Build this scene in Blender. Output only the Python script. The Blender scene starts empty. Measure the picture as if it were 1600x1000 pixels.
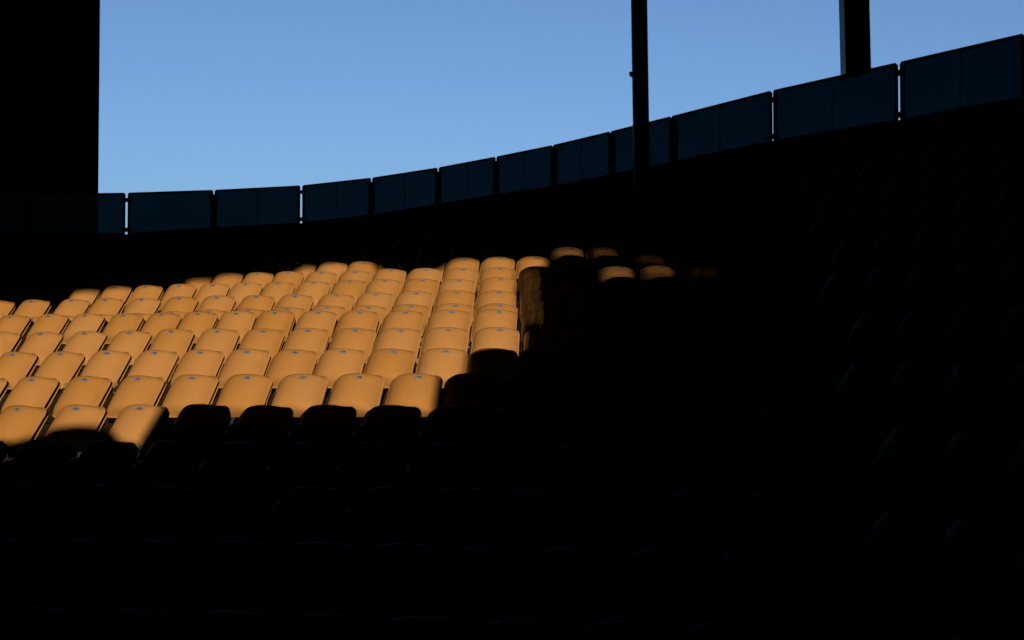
SEAT_COL = (.575, .268, .08)
TINT_A = (.052, .112, .127); TINT_B = (.064, .132, .152)
SUN_E = 3.05; SUN_C = (1, .86, .66)
SKY_S = .150; SKY_AIR = .78; SKY_DUST = 3.0; SKY_OZ = 4.0
EXPO = 0.0
SHAFT = 150.0; SHAFT_FLARE = .8  # length and flare of the added sky light baffle
SEAT_ROWS = [
 ('Z4',[(-2.384,6.156,-1.326,22.5),(-1.886,6.115,-1.326,19.7),(-1.387,6.082,-1.326,15.5),(-0.892,6.018,-1.326,10.5),(-0.396,5.952,-1.326,5.1),(0.102,5.905,-1.326,-0.4),(0.6,5.871,-1.326,-3.4),(1.1,5.843,-1.326,-4.2)]),
 ('Z3',[(-3.061,7.071,-1.104,23.7),(-2.565,7.011,-1.104,23.2),(-2.067,6.965,-1.104,19.9),(-1.568,6.928,-1.104,16.1),(-1.069,6.898,-1.104,12.1),(-0.575,6.821,-1.104,7.0),(-0.078,6.764,-1.104,1.9),(0.42,6.724,-1.104,-2.7),(0.919,6.693,-1.104,-3.8),(1.418,6.669,-1.104,-4.6)]),
 ('Z2',[(-3.24,7.936,-0.882,24.0),(-2.744,7.872,-0.882,23.4),(-2.247,7.816,-0.882,20.3),(-1.749,7.775,-0.882,16.7),(-1.25,7.743,-0.882,13.1),(-0.753,7.697,-0.882,9.0),(-0.258,7.628,-0.882,4.0),(0.24,7.579,-0.882,-1.0),(0.739,7.545,-0.882,-3.4),(1.238,7.518,-0.882,-4.3),(1.737,7.498,-0.882,-5.1)]),
 ('Z1',[(-3.925,8.872,-0.66,24.5),(-3.43,8.803,-0.66,24.2),(-2.922,8.736,-0.66,23.1),(-2.426,8.673,-0.66,20.6),(-1.928,8.624,-0.66,17.4),(-1.429,8.587,-0.66,14.1),(-0.93,8.56,-0.66,10.6),(-0.435,8.498,-0.66,6.2),(0.062,8.438,-0.66,1.2),(0.56,8.399,-0.66,-2.9),(1.059,8.368,-0.66,-3.9),(1.559,8.345,-0.66,-4.7)]),
 ('A',[(-3.955,9.719,-0.445,24.7),(-3.455,9.649,-0.438,24.4),(-2.936,9.579,-0.431,22.1),(-2.429,9.514,-0.431,19.7),(-1.922,9.458,-0.431,17.0),(-1.413,9.419,-0.431,13.7),(-0.903,9.391,-0.431,10.4),(-0.396,9.341,-0.431,6.3),(0.111,9.277,-0.431,1.2),(0.62,9.236,-0.431,-2.9),(1.129,9.206,-0.431,-3.9),(1.639,9.183,-0.431,-4.8),(2.15,9.167,-0.431,-5.3)]),
 ('B',[(-4.699,10.745,-0.233,25.6),(-4.212,10.664,-0.233,25.1),(-3.723,10.587,-0.227,24.6),(-3.231,10.511,-0.223,22.5),(-2.746,10.439,-0.214,20.4),(-2.261,10.37,-0.207,18.2),(-1.773,10.307,-0.202,15.9),(-1.284,10.262,-0.198,12.9),(-0.789,10.227,-0.195,9.8),(-0.3,10.179,-0.195,6.0),(0.189,10.117,-0.195,1.0),(0.679,10.077,-0.195,-3.0),(1.171,10.047,-0.195,-3.9),(1.663,10.025,-0.195,-4.8),(2.155,10.01,-0.195,-5.3)]),
 ('C',[(-5.286,11.82,-0.011,26.1),(-4.814,11.722,-0.011,25.9),(-4.33,11.629,-0.005,25.5),(-3.851,11.54,0.002,24.1),(-3.375,11.455,0.005,22.2),(-2.918,11.375,0.006,20.4),(-2.461,11.298,0.009,18.5),(-2.012,11.225,0.012,16.7),(-1.551,11.156,0.015,14.5),(-1.084,11.102,0.017,11.7),(-0.6,11.056,0.019,8.8),(-0.135,11.003,0.019,5.1),(0.331,10.945,0.019,0.2),(0.799,10.91,0.019,-3.2),(1.267,10.882,0.019,-4.0),(1.736,10.862,0.019,-4.9),(2.205,10.847,0.019,-5.3)]),
 ('D',[(-5.468,12.922,0.205,26.0),(-4.973,12.794,0.205,26.1),(-4.463,12.664,0.209,25.7),(-3.959,12.542,0.211,23.7),(-3.474,12.428,0.217,21.9),(-2.986,12.317,0.219,20.0),(-2.507,12.21,0.222,18.2),(-2.033,12.108,0.222,16.4),(-1.556,12.008,0.224,14.5),(-1.094,11.921,0.225,11.9),(-0.615,11.842,0.228,9.1),(-0.115,11.768,0.229,5.7),(0.394,11.702,0.227,0.1),(0.909,11.663,0.23,-3.3),(1.413,11.635,0.23,-4.2),(1.918,11.615,0.23,-5.2),(2.422,11.601,0.23,-5.3)]),
 ('E',[(-6.545,14.781,0.439,25.5),(-6.036,14.604,0.439,25.7),(-5.503,14.416,0.443,25.8),(-5.015,14.242,0.44,25.8),(-4.501,14.058,0.441,24.7),(-4.011,13.873,0.443,23.0),(-3.55,13.704,0.444,21.4),(-3.067,13.531,0.44,19.7),(-2.609,13.371,0.441,18.0),(-2.114,13.203,0.439,16.3),(-1.635,13.043,0.435,14.5),(-1.132,12.875,0.433,12.4),(-0.63,12.707,0.433,9.5),(-0.137,12.554,0.427,6.6),(0.376,12.471,0.423,1.1),(0.89,12.429,0.421,-3.2),(1.41,12.399,0.417,-4.2),(1.935,12.378,0.414,-5.2),(2.455,12.363,0.414,-5.3)]),
 ('F',[(-6.865,15.238,0.398,25.4),(-6.384,15.075,0.409,25.5),(-5.903,14.911,0.42,25.7),(-5.423,14.746,0.431,25.8),(-4.943,14.579,0.442,25.3),(-4.464,14.412,0.454,24.3),(-3.987,14.238,0.465,22.8),(-3.509,14.066,0.476,21.1),(-3.029,13.899,0.487,19.4),(-2.549,13.736,0.498,17.7),(-2.066,13.576,0.509,16.0),(-1.587,13.421,0.506,14.3),(-1.104,13.266,0.51,12.4),(-0.614,13.105,0.51,9.6),(-0.131,12.96,0.514,6.7),(0.363,12.869,0.517,1.6),(0.868,12.826,0.521,-3.0),(1.388,12.795,0.527,-4.1),(1.921,12.773,0.529,-5.1),(2.403,12.759,0.531,-5.3)]),
 ('G',[(-6.484,15.242,0.646,25.5),(-5.985,15.11,0.646,25.7),(-5.443,14.964,0.652,25.8),(-4.975,14.837,0.65,25.1),(-4.496,14.706,0.652,24.1),(-3.995,14.57,0.656,22.6),(-3.512,14.444,0.661,20.9),(-3.021,14.32,0.663,19.2),(-2.544,14.203,0.669,17.5),(-2.044,14.084,0.674,15.8),(-1.564,13.972,0.678,14.1),(-1.094,13.866,0.681,12.5),(-0.618,13.768,0.682,9.9),(-0.144,13.683,0.683,7.2),(0.368,13.602,0.686,2.5),(0.87,13.555,0.688,-2.7),(1.372,13.525,0.688,-4.0),(1.873,13.503,0.688,-5.0),(2.374,13.488,0.688,-5.3),(2.876,13.474,0.688,-5.3)]),
 ('H',[(-7.819,17.28,0.886,25.0),(-7.33,17.112,0.886,25.1),(-6.843,16.942,0.886,25.3),(-6.355,16.772,0.886,25.4),(-5.869,16.599,0.886,25.5),(-5.374,16.423,0.889,24.6),(-4.903,16.254,0.887,23.7),(-4.409,16.074,0.894,22.8),(-3.926,15.898,0.892,21.8),(-3.453,15.713,0.893,20.2),(-2.997,15.54,0.892,18.7),(-2.515,15.362,0.893,17.1),(-2.031,15.189,0.898,15.5),(-1.576,15.03,0.896,14.0),(-1.097,14.865,0.892,12.4),(-0.643,14.705,0.883,10.5),(-0.135,14.525,0.881,7.6),(0.371,14.376,0.882,3.7),(0.857,14.325,0.879,-2.4),(1.353,14.293,0.878,-3.8),(1.876,14.27,0.876,-4.9),(2.404,14.254,0.874,-5.3),(2.913,14.239,0.874,-5.3)]),
 ('I',[(-8.186,18.352,1.094,24.9),(-7.714,18.183,1.094,24.9),(-7.242,18.016,1.094,25.1),(-6.77,17.848,1.094,25.2),(-6.298,17.679,1.094,25.4),(-5.827,17.508,1.094,24.6),(-5.357,17.336,1.094,23.8),(-4.887,17.163,1.094,22.9),(-4.417,16.989,1.094,22.1),(-3.948,16.813,1.094,21.3),(-3.489,16.634,1.085,20.1),(-3.04,16.454,1.086,18.7),(-2.564,16.268,1.083,17.1),(-2.081,16.084,1.079,15.5),(-1.593,15.905,1.085,14.0),(-1.117,15.733,1.081,12.5),(-0.632,15.561,1.078,10.9),(-0.15,15.372,1.072,8.1),(0.356,15.19,1.066,5.2),(0.845,15.12,1.065,-2.1),(1.356,15.087,1.063,-3.8),(1.868,15.063,1.065,-4.8),(2.402,15.047,1.063,-5.3),(2.915,15.032,1.063,-5.3)]),
 ('J',[(-8.637,19.098,1.258,24.9),(-8.165,18.941,1.258,24.9),(-7.694,18.784,1.258,24.9),(-7.221,18.629,1.258,25.0),(-6.749,18.473,1.258,25.2),(-6.278,18.315,1.258,24.8),(-5.806,18.156,1.258,24.0),(-5.336,17.996,1.258,23.2),(-4.865,17.835,1.258,22.4),(-4.395,17.673,1.258,21.6),(-3.926,17.51,1.258,20.8),(-3.457,17.344,1.258,19.8),(-2.991,17.171,1.258,18.4),(-2.523,17.002,1.258,16.9),(-2.073,16.844,1.258,15.4),(-1.614,16.688,1.276,14.0),(-1.115,16.522,1.273,12.5),(-0.639,16.367,1.271,11.0),(-0.158,16.202,1.265,8.7),(0.33,16.041,1.26,5.9),(0.828,15.938,1.262,-0.8),(1.329,15.903,1.261,-3.6),(1.838,15.879,1.26,-4.7),(2.346,15.863,1.26,-5.3),(2.855,15.848,1.26,-5.3),(3.364,15.833,1.26,-5.3)]),
 ('K',[(-8.779,19.633,1.451,24.9),(-8.3,19.491,1.451,24.9),(-7.82,19.348,1.451,24.9),(-7.34,19.205,1.451,24.9),(-6.861,19.063,1.451,25.1),(-6.382,18.919,1.451,24.5),(-5.903,18.773,1.451,23.7),(-5.424,18.627,1.451,22.9),(-4.946,18.479,1.451,22.1),(-4.469,18.331,1.451,21.3),(-3.991,18.18,1.451,20.5),(-3.514,18.029,1.451,19.7),(-3.038,17.874,1.451,18.4),(-2.562,17.722,1.451,16.9),(-2.084,17.573,1.451,15.4),(-1.605,17.428,1.451,13.9),(-1.125,17.288,1.451,12.5),(-0.644,17.15,1.451,11.1),(-0.162,17.013,1.453,9.3),(0.329,16.876,1.449,6.4),(0.812,16.767,1.446,1.4),(1.306,16.73,1.449,-3.4),(1.806,16.704,1.452,-4.6),(2.306,16.688,1.452,-5.3),(2.806,16.673,1.452,-5.3),(3.306,16.659,1.452,-5.3)]),
 ('L',[(-9.177,20.509,1.648,24.9),(-8.702,20.371,1.648,24.9),(-8.227,20.233,1.648,24.9),(-7.753,20.096,1.648,24.9),(-7.278,19.958,1.648,24.9),(-6.803,19.821,1.648,24.5),(-6.328,19.682,1.648,23.8),(-5.854,19.542,1.648,23.1),(-5.38,19.401,1.648,22.3),(-4.906,19.259,1.648,21.6),(-4.433,19.115,1.648,20.8),(-3.96,18.97,1.648,20.0),(-3.488,18.824,1.648,19.2),(-3.016,18.677,1.648,18.3),(-2.544,18.528,1.648,16.8),(-2.071,18.384,1.648,15.4),(-1.597,18.243,1.648,13.9),(-1.122,18.107,1.648,12.5),(-0.646,17.974,1.648,11.1),(-0.17,17.844,1.647,9.7),(0.304,17.714,1.649,7.2),(0.793,17.594,1.647,4.3),(1.28,17.545,1.645,-3.3),(1.783,17.518,1.642,-4.4),(2.28,17.501,1.642,-5.3),(2.778,17.487,1.642,-5.3)]),
 ('M',[(-9.528,21.475,1.843,24.9),(-9.059,21.338,1.843,24.9),(-8.59,21.202,1.843,24.9),(-8.121,21.065,1.843,24.9),(-7.652,20.929,1.843,24.9),(-7.183,20.792,1.843,24.4),(-6.714,20.656,1.843,23.8),(-6.245,20.519,1.843,23.1),(-5.777,20.381,1.843,22.4),(-5.309,20.242,1.843,21.7),(-4.841,20.101,1.843,21.0),(-4.374,19.959,1.843,20.2),(-3.906,19.817,1.843,19.5),(-3.44,19.672,1.843,18.8),(-2.974,19.527,1.843,18.0),(-2.508,19.379,1.843,16.7),(-2.042,19.234,1.843,15.3),(-1.574,19.093,1.843,13.9),(-1.105,18.956,1.843,12.5),(-0.636,18.823,1.843,11.2),(-0.173,18.694,1.842,9.9),(0.3,18.563,1.844,7.9),(0.778,18.438,1.836,5.1),(1.26,18.367,1.836,-3.0),(1.747,18.339,1.836,-4.3),(2.236,18.321,1.836,-5.3),(2.724,18.307,1.836,-5.3)]),
 ('N',[(-5.279,21.07,2.039,21.2),(-4.814,20.931,2.039,20.5),(-4.349,20.791,2.039,19.8),(-3.884,20.649,2.039,19.1),(-3.42,20.507,2.039,18.4),(-2.957,20.363,2.039,17.7),(-2.494,20.217,2.039,16.7),(-2.031,20.071,2.039,15.3),(-1.567,19.929,2.039,13.9),(-1.101,19.791,2.039,12.6),(-0.635,19.657,2.039,11.3),(-0.206,19.537,2.043,10.1),(0.282,19.403,2.042,8.7),(0.769,19.268,2.042,5.8),(1.243,19.174,2.042,-2.7),(1.728,19.145,2.042,-4.1),(2.213,19.126,2.042,-5.3)]),
 ('N1',[(-2.582,21.095,2.241,16.8),(-2.115,20.946,2.241,15.6),(-1.648,20.8,2.241,14.3),(-1.179,20.658,2.241,12.9),(-0.709,20.52,2.241,11.6),(-0.237,20.386,2.241,10.3),(0.235,20.255,2.241,9.0),(0.707,20.123,2.241,6.9),(1.181,19.999,2.241,4.0),(1.537,19.966,2.241,-3.5)]),
 ('N2',[(-1.818,21.701,2.441,14.9),(-1.35,21.556,2.441,13.5),(-0.881,21.414,2.441,12.2),(-0.411,21.277,2.441,10.9),(0.061,21.144,2.441,9.6),(0.533,21.013,2.441,8.4),(1.004,20.879,2.441,5.8),(1.342,20.787,2.441,0.7)]),
 ('N3',[(-1.043,22.308,2.641,12.8),(-0.574,22.168,2.641,11.5),(-0.103,22.031,2.641,10.2),(0.368,21.898,2.641,9.0),(0.841,21.768,2.641,7.8)]),
]
BLOCK_ROWS = [
 ('W0',[(4.149,16.344,2.5,59.3),(4.404,15.914,2.5,59.3),(4.659,15.484,2.5,59.3),(4.915,15.055,2.5,59.3),(5.17,14.625,2.5,59.3),(5.425,14.195,2.5,59.3),(5.681,13.765,2.5,59.3),(5.936,13.335,2.5,59.3)]),
 ('W1',[(4.038,14.964,2.07,59.3),(4.293,14.534,2.07,59.3),(4.549,14.104,2.07,59.3),(4.804,13.675,2.07,59.3),(5.059,13.245,2.07,59.3),(5.315,12.815,2.07,59.3),(5.57,12.385,2.07,59.3)]),
 ('W2',[(3.672,14.014,1.64,59.3),(3.927,13.584,1.64,59.3),(4.183,13.154,1.64,59.3),(4.438,12.724,1.64,59.3),(4.693,12.294,1.64,59.3),(4.949,11.865,1.64,59.3)]),
 ('W3',[(3.561,12.634,1.21,59.3),(3.816,12.204,1.21,59.3),(4.072,11.774,1.21,59.3),(4.327,11.344,1.21,59.3),(4.582,10.914,1.21,59.3)]),
 ('W4',[(3.195,11.684,0.78,59.3),(3.45,11.254,0.78,59.3),(3.706,10.824,0.78,59.3),(3.961,10.394,0.78,59.3),(4.216,9.964,0.78,59.3)]),
 ('W5',[(3.084,10.304,0.35,59.3),(3.34,9.874,0.35,59.3),(3.595,9.444,0.35,59.3),(3.85,9.014,0.35,59.3)]),
 ('W6',[(2.718,9.353,-0.08,59.3),(2.973,8.924,-0.08,59.3),(3.229,8.494,-0.08,59.3),(3.484,8.064,-0.08,59.3)]),
 ('W7',[(2.607,7.973,-0.51,59.3),(2.863,7.543,-0.51,59.3),(3.118,7.114,-0.51,59.3)]),
 ('W8',[(2.241,7.023,-0.94,59.3),(2.497,6.593,-0.94,59.3),(2.752,6.163,-0.94,59.3)]),
 ('W9',[(2.13,5.643,-1.37,59.3)]),
]
TREAD_LINES = [
 ('Z6',-1.77,[(-15.08,6.46),(-14.09,6.3),(-13.1,6.15),(-12.1,5.99),(-11.11,5.83),(-10.1,5.67),(-9.09,5.5),(-8.08,5.32),(-7.07,5.14),(-6.12,4.98),(-5.18,4.84),(-4.23,4.7),(-3.28,4.57),(-2.4,4.48),(-1.52,4.42),(-0.76,4.3),(0.01,4.23),(0.9,4.17),(1.79,4.13),(2.79,4.11),(3.79,4.08),(4.79,4.05),(5.79,4.02)]),
 ('Z5',-1.548,[(-14.87,7.27),(-13.87,7.11),(-12.88,6.96),(-11.89,6.8),(-10.89,6.64),(-9.88,6.48),(-8.86,6.31),(-7.85,6.13),(-6.83,5.95),(-5.9,5.79),(-4.97,5.65),(-4.02,5.51),(-3.08,5.39),(-2.23,5.31),(-1.38,5.25),(-0.66,5.14),(0.07,5.07),(0.94,5.01),(1.82,4.97),(2.82,4.95),(3.82,4.92),(4.82,4.89),(5.82,4.86)]),
 ('Z4',-1.326,[(-14.65,8.08),(-13.66,7.93),(-12.67,7.77),(-11.67,7.61),(-10.68,7.46),(-9.66,7.29),(-8.64,7.12),(-7.62,6.94),(-6.6,6.75),(-5.68,6.6),(-4.76,6.46),(-3.82,6.33),(-2.88,6.21),(-2.06,6.13),(-1.23,6.07),(-0.55,5.97),(0.13,5.9),(0.99,5.85),(1.84,5.81),(2.84,5.79),(3.84,5.76),(4.84,5.73),(5.84,5.7)]),
 ('Z3',-1.104,[(-14.44,8.89),(-13.44,8.74),(-12.45,8.58),(-11.46,8.42),(-10.46,8.27),(-9.44,8.1),(-8.41,7.93),(-7.39,7.75),(-6.36,7.56),(-5.45,7.41),(-4.54,7.27),(-3.62,7.14),(-2.69,7.02),(-1.88,6.95),(-1.08,6.9),(-0.44,6.8),(0.2,6.74),(1.03,6.69),(1.87,6.65),(2.87,6.62),(3.87,6.6),(4.86,6.57),(5.86,6.54)]),
 ('Z2',-0.882,[(-14.22,9.71),(-13.23,9.55),(-12.23,9.39),(-11.24,9.24),(-10.25,9.08),(-9.22,8.91),(-8.19,8.73),(-7.16,8.55),(-6.13,8.37),(-5.23,8.22),(-4.33,8.09),(-3.41,7.96),(-2.49,7.84),(-1.71,7.77),(-0.93,7.73),(-0.34,7.64),(0.26,7.58),(1.08,7.53),(1.89,7.49),(2.89,7.46),(3.89,7.44),(4.89,7.41),(5.89,7.38)]),
 ('Z1',-0.66,[(-14.0,10.52),(-13.01,10.36),(-12.02,10.2),(-11.02,10.05),(-10.03,9.89),(-9.0,9.72),(-7.96,9.54),(-6.93,9.36),(-5.9,9.17),(-5.01,9.03),(-4.12,8.9),(-3.21,8.77),(-2.3,8.66),(-1.54,8.59),(-0.78,8.55),(-0.23,8.47),(0.32,8.42),(1.12,8.37),(1.91,8.33),(2.91,8.3),(3.91,8.28),(4.91,8.25),(5.91,8.22)]),
 ('A',-0.438,[(-13.79,11.33),(-12.8,11.17),(-11.8,11.02),(-10.81,10.86),(-9.82,10.7),(-8.78,10.53),(-7.74,10.35),(-6.7,10.17),(-5.66,9.98),(-4.78,9.84),(-3.91,9.71),(-3.0,9.59),(-2.1,9.47),(-1.37,9.42),(-0.63,9.38),(-0.12,9.3),(0.39,9.25),(1.16,9.2),(1.94,9.17),(2.94,9.14),(3.94,9.11),(4.94,9.09),(5.94,9.06)]),
 ('B',-0.212,[(-13.52,12.33),(-12.53,12.16),(-11.54,11.99),(-10.55,11.82),(-9.56,11.65),(-8.52,11.46),(-7.48,11.27),(-6.44,11.07),(-5.4,10.87),(-4.54,10.72),(-3.68,10.58),(-2.79,10.45),(-1.9,10.32),(-1.19,10.25),(-0.48,10.21),(-0.02,10.14),(0.45,10.09),(1.21,10.05),(1.96,10.02),(2.96,9.99),(3.96,9.96),(4.96,9.93),(5.96,9.9)]),
 ('C',0.007,[(-13.24,13.4),(-12.25,13.22),(-11.27,13.03),(-10.28,12.84),(-9.3,12.65),(-8.26,12.44),(-7.22,12.23),(-6.18,12.01),(-5.14,11.79),(-4.29,11.62),(-3.45,11.47),(-2.57,11.32),(-1.69,11.17),(-1.01,11.09),(-0.34,11.04),(0.09,10.97),(0.52,10.93),(1.25,10.88),(1.99,10.85),(2.99,10.82),(3.99,10.8),(4.99,10.77),(5.99,10.74)]),
 ('D',0.221,[(-12.89,14.72),(-11.91,14.49),(-10.94,14.26),(-9.97,14.03),(-8.99,13.8),(-7.96,13.55),(-6.92,13.29),(-5.89,13.03),(-4.86,12.76),(-4.03,12.56),(-3.21,12.37),(-2.35,12.18),(-1.49,12.0),(-0.85,11.88),(-0.2,11.78),(0.18,11.72),(0.57,11.69),(1.29,11.64),(2.01,11.61),(3.01,11.58),(4.01,11.55),(5.01,11.53),(6.01,11.5)]),
 ('E',0.433,[(-12.35,16.76),(-11.4,16.44),(-10.45,16.11),(-9.5,15.79),(-8.55,15.47),(-7.53,15.12),(-6.51,14.77),(-5.5,14.41),(-4.48,14.05),(-3.7,13.76),(-2.92,13.48),(-2.1,13.2),(-1.27,12.92),(-0.67,12.72),(-0.07,12.53),(0.28,12.48),(0.63,12.45),(1.33,12.4),(2.03,12.38),(3.03,12.35),(4.03,12.32),(5.03,12.29),(6.03,12.26)]),
 ('F',0.518,[(-12.27,17.03),(-11.32,16.72),(-10.37,16.4),(-9.42,16.09),(-8.47,15.77),(-7.44,15.43),(-6.42,15.09),(-5.4,14.74),(-4.38,14.38),(-3.61,14.1),(-2.83,13.83),(-2.01,13.56),(-1.18,13.29),(-0.59,13.1),(0.0,12.92),(0.33,12.87),(0.66,12.84),(1.35,12.8),(2.04,12.77),(3.04,12.74),(4.04,12.71),(5.04,12.68),(6.04,12.65)]),
 ('G',0.671,[(-12.35,16.73),(-11.38,16.48),(-10.41,16.24),(-9.44,16.0),(-8.47,15.75),(-7.43,15.49),(-6.39,15.22),(-5.35,14.94),(-4.31,14.65),(-3.51,14.44),(-2.72,14.25),(-1.88,14.05),(-1.05,13.86),(-0.46,13.74),(0.13,13.64),(0.42,13.6),(0.72,13.57),(1.39,13.52),(2.06,13.5),(3.06,13.47),(4.06,13.44),(5.06,13.41),(6.06,13.38)]),
 ('H',0.886,[(-11.84,18.68),(-10.89,18.35),(-9.94,18.02),(-8.99,17.69),(-8.05,17.36),(-7.02,17.0),(-5.99,16.64),(-4.97,16.28),(-3.94,15.9),(-3.19,15.61),(-2.43,15.33),(-1.63,15.05),(-0.83,14.77),(-0.28,14.58),(0.27,14.39),(0.52,14.36),(0.77,14.33),(1.43,14.29),(2.09,14.26),(3.09,14.23),(4.09,14.21),(5.09,14.18),(6.08,14.15)]),
 ('I',1.076,[(-11.6,19.58),(-10.65,19.24),(-9.71,18.9),(-8.76,18.56),(-7.82,18.22),(-6.79,17.85),(-5.76,17.48),(-4.73,17.11),(-3.71,16.72),(-2.97,16.43),(-2.22,16.14),(-1.43,15.85),(-0.64,15.56),(-0.12,15.36),(0.41,15.17),(0.62,15.14),(0.83,15.12),(1.47,15.08),(2.11,15.06),(3.11,15.03),(4.11,15.0),(5.11,14.97),(6.11,14.94)]),
 ('J',1.264,[(-11.47,20.04),(-10.52,19.73),(-9.57,19.41),(-8.62,19.09),(-7.67,18.78),(-6.63,18.43),(-5.59,18.08),(-4.55,17.73),(-3.52,17.37),(-2.78,17.1),(-2.04,16.83),(-1.25,16.57),(-0.46,16.31),(0.04,16.13),(0.55,15.97),(0.72,15.95),(0.9,15.93),(1.51,15.89),(2.13,15.87),(3.13,15.84),(4.13,15.81),(5.13,15.78),(6.13,15.75)]),
 ('K',1.451,[(-11.38,20.41),(-10.42,20.12),(-9.46,19.84),(-8.5,19.55),(-7.54,19.26),(-6.49,18.95),(-5.44,18.63),(-4.39,18.31),(-3.34,17.97),(-2.61,17.74),(-1.87,17.51),(-1.08,17.27),(-0.28,17.05),(0.2,16.91),(0.7,16.78),(0.83,16.77),(0.96,16.75),(1.56,16.72),(2.16,16.69),(3.16,16.66),(4.16,16.63),(5.16,16.6),(6.16,16.58)]),
 ('L',1.646,[(-11.19,21.09),(-10.23,20.81),(-9.27,20.54),(-8.31,20.26),(-7.35,19.98),(-6.29,19.67),(-5.24,19.36),(-4.18,19.04),(-3.13,18.71),(-2.4,18.48),(-1.67,18.26),(-0.88,18.04),(-0.1,17.82),(0.37,17.7),(0.84,17.58),(0.93,17.57),(1.02,17.56),(1.6,17.53),(2.18,17.5),(3.18,17.47),(4.18,17.45),(5.18,17.42),(6.18,17.39)]),
 ('M',1.841,[(-10.98,21.9),(-10.02,21.62),(-9.06,21.34),(-8.1,21.06),(-7.14,20.78),(-6.08,20.47),(-5.01,20.15),(-3.96,19.83),(-2.9,19.5),(-2.18,19.28),(-1.46,19.06),(-0.68,18.84),(0.09,18.62),(0.54,18.5),(0.98,18.39),(1.03,18.38),(1.08,18.38),(1.64,18.34),(2.2,18.32),(3.2,18.29),(4.2,18.26),(5.2,18.23),(6.2,18.21)]),
 ('N',2.041,[(-10.77,22.67),(-9.81,22.39),(-8.85,22.11),(-7.89,21.83),(-6.93,21.55),(-5.86,21.24),(-4.8,20.93),(-3.74,20.6),(-2.68,20.28),(-1.97,20.05),(-1.26,19.84),(-0.49,19.62),(0.28,19.4),(0.7,19.29),(1.13,19.18),(1.13,19.18),(1.14,19.18),(1.68,19.15),(2.23,19.13),(3.23,19.1),(4.23,19.07),(5.23,19.04),(6.23,19.01)]),
 ('N1',2.241,[(-10.57,23.45),(-9.6,23.18),(-8.64,22.9),(-7.68,22.62),(-6.72,22.34),(-5.65,22.03),(-4.58,21.71),(-3.52,21.38),(-2.45,21.05),(-1.75,20.83),(-1.05,20.62),(-0.29,20.4),(0.47,20.19),(0.87,20.08),(1.27,19.98),(1.24,19.98),(1.2,19.99),(1.73,19.96),(2.25,19.94),(3.25,19.91),(4.25,19.88),(5.25,19.85),(6.25,19.82)]),
 ('N2',2.441,[(-10.36,24.24),(-9.4,23.96),(-8.44,23.68),(-7.48,23.4),(-6.52,23.12),(-5.44,22.81),(-4.37,22.49),(-3.29,22.16),(-2.22,21.83),(-1.54,21.61),(-0.84,21.4),(-0.09,21.19),(0.66,20.98),(1.03,20.87),(1.41,20.78),(1.34,20.79),(1.26,20.8),(1.77,20.76),(2.27,20.74),(3.27,20.72),(4.27,20.69),(5.27,20.66),(6.27,20.63)]),
 ('N3',2.641,[(-10.15,25.02),(-9.19,24.74),(-8.23,24.46),(-7.27,24.18),(-6.31,23.9),(-5.23,23.59),(-4.15,23.27),(-3.07,22.94),(-2.0,22.61),(-1.32,22.39),(-0.64,22.19),(0.1,21.97),(0.85,21.77),(1.2,21.66),(1.55,21.57),(1.44,21.59),(1.33,21.6),(1.81,21.57),(2.3,21.55),(3.3,21.53),(4.3,21.5),(5.3,21.47),(6.3,21.44)]),
 ('N4',2.841,[(-9.94,25.8),(-8.98,25.52),(-8.02,25.24),(-7.06,24.97),(-6.1,24.69),(-5.01,24.37),(-3.93,24.05),(-2.85,23.72),(-1.77,23.39),(-1.11,23.17),(-0.43,22.97),(0.3,22.76),(1.04,22.55),(1.37,22.46),(1.7,22.37),(1.54,22.39),(1.39,22.41),(1.85,22.38),(2.32,22.36),(3.32,22.34),(4.32,22.31),(5.32,22.28),(6.32,22.25)]),
 ('N5',3.041,[(-9.73,26.59),(-8.77,26.31),(-7.81,26.03),(-6.85,25.75),(-5.89,25.47),(-4.8,25.15),(-3.72,24.83),(-2.63,24.5),(-1.55,24.17),(-0.89,23.96),(-0.23,23.75),(0.5,23.54),(1.23,23.34),(1.53,23.25),(1.84,23.17),(1.65,23.2),(1.45,23.22),(1.9,23.19),(2.34,23.17),(3.34,23.14),(4.34,23.12),(5.34,23.09),(6.34,23.06)]),
 ('N6',3.241,[(-9.52,27.37),(-8.56,27.09),(-7.6,26.81),(-6.64,26.53),(-5.68,26.25),(-4.59,25.93),(-3.5,25.61),(-2.41,25.28),(-1.32,24.94),(-0.67,24.74),(-0.02,24.54),(0.7,24.33),(1.42,24.13),(1.7,24.04),(1.98,23.96),(1.75,24.0),(1.51,24.03),(1.94,24.0),(2.37,23.98),(3.37,23.95),(4.37,23.93),(5.37,23.9),(6.37,23.87)]),
 ('N7',3.441,[(-9.32,28.15),(-8.36,27.87),(-7.4,27.59),(-6.44,27.31),(-5.47,27.03),(-4.38,26.72),(-3.28,26.39),(-2.19,26.06),(-1.1,25.72),(-0.46,25.52),(0.18,25.32),(0.89,25.12),(1.61,24.92),(1.86,24.84),(2.13,24.76),(1.85,24.81),(1.57,24.83),(1.98,24.81),(2.39,24.79),(3.39,24.76),(4.39,24.74),(5.39,24.71),(6.39,24.68)]),
 ('N8',3.641,[(-9.11,28.93),(-8.15,28.66),(-7.19,28.38),(-6.23,28.1),(-5.27,27.82),(-4.16,27.5),(-3.07,27.17),(-1.97,26.84),(-0.87,26.5),(-0.24,26.3),(0.39,26.1),(1.09,25.9),(1.79,25.7),(2.03,25.63),(2.27,25.56),(1.95,25.61),(1.63,25.64),(2.02,25.62),(2.42,25.6),(3.41,25.57),(4.41,25.54),(5.41,25.52),(6.41,25.49)]),
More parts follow.
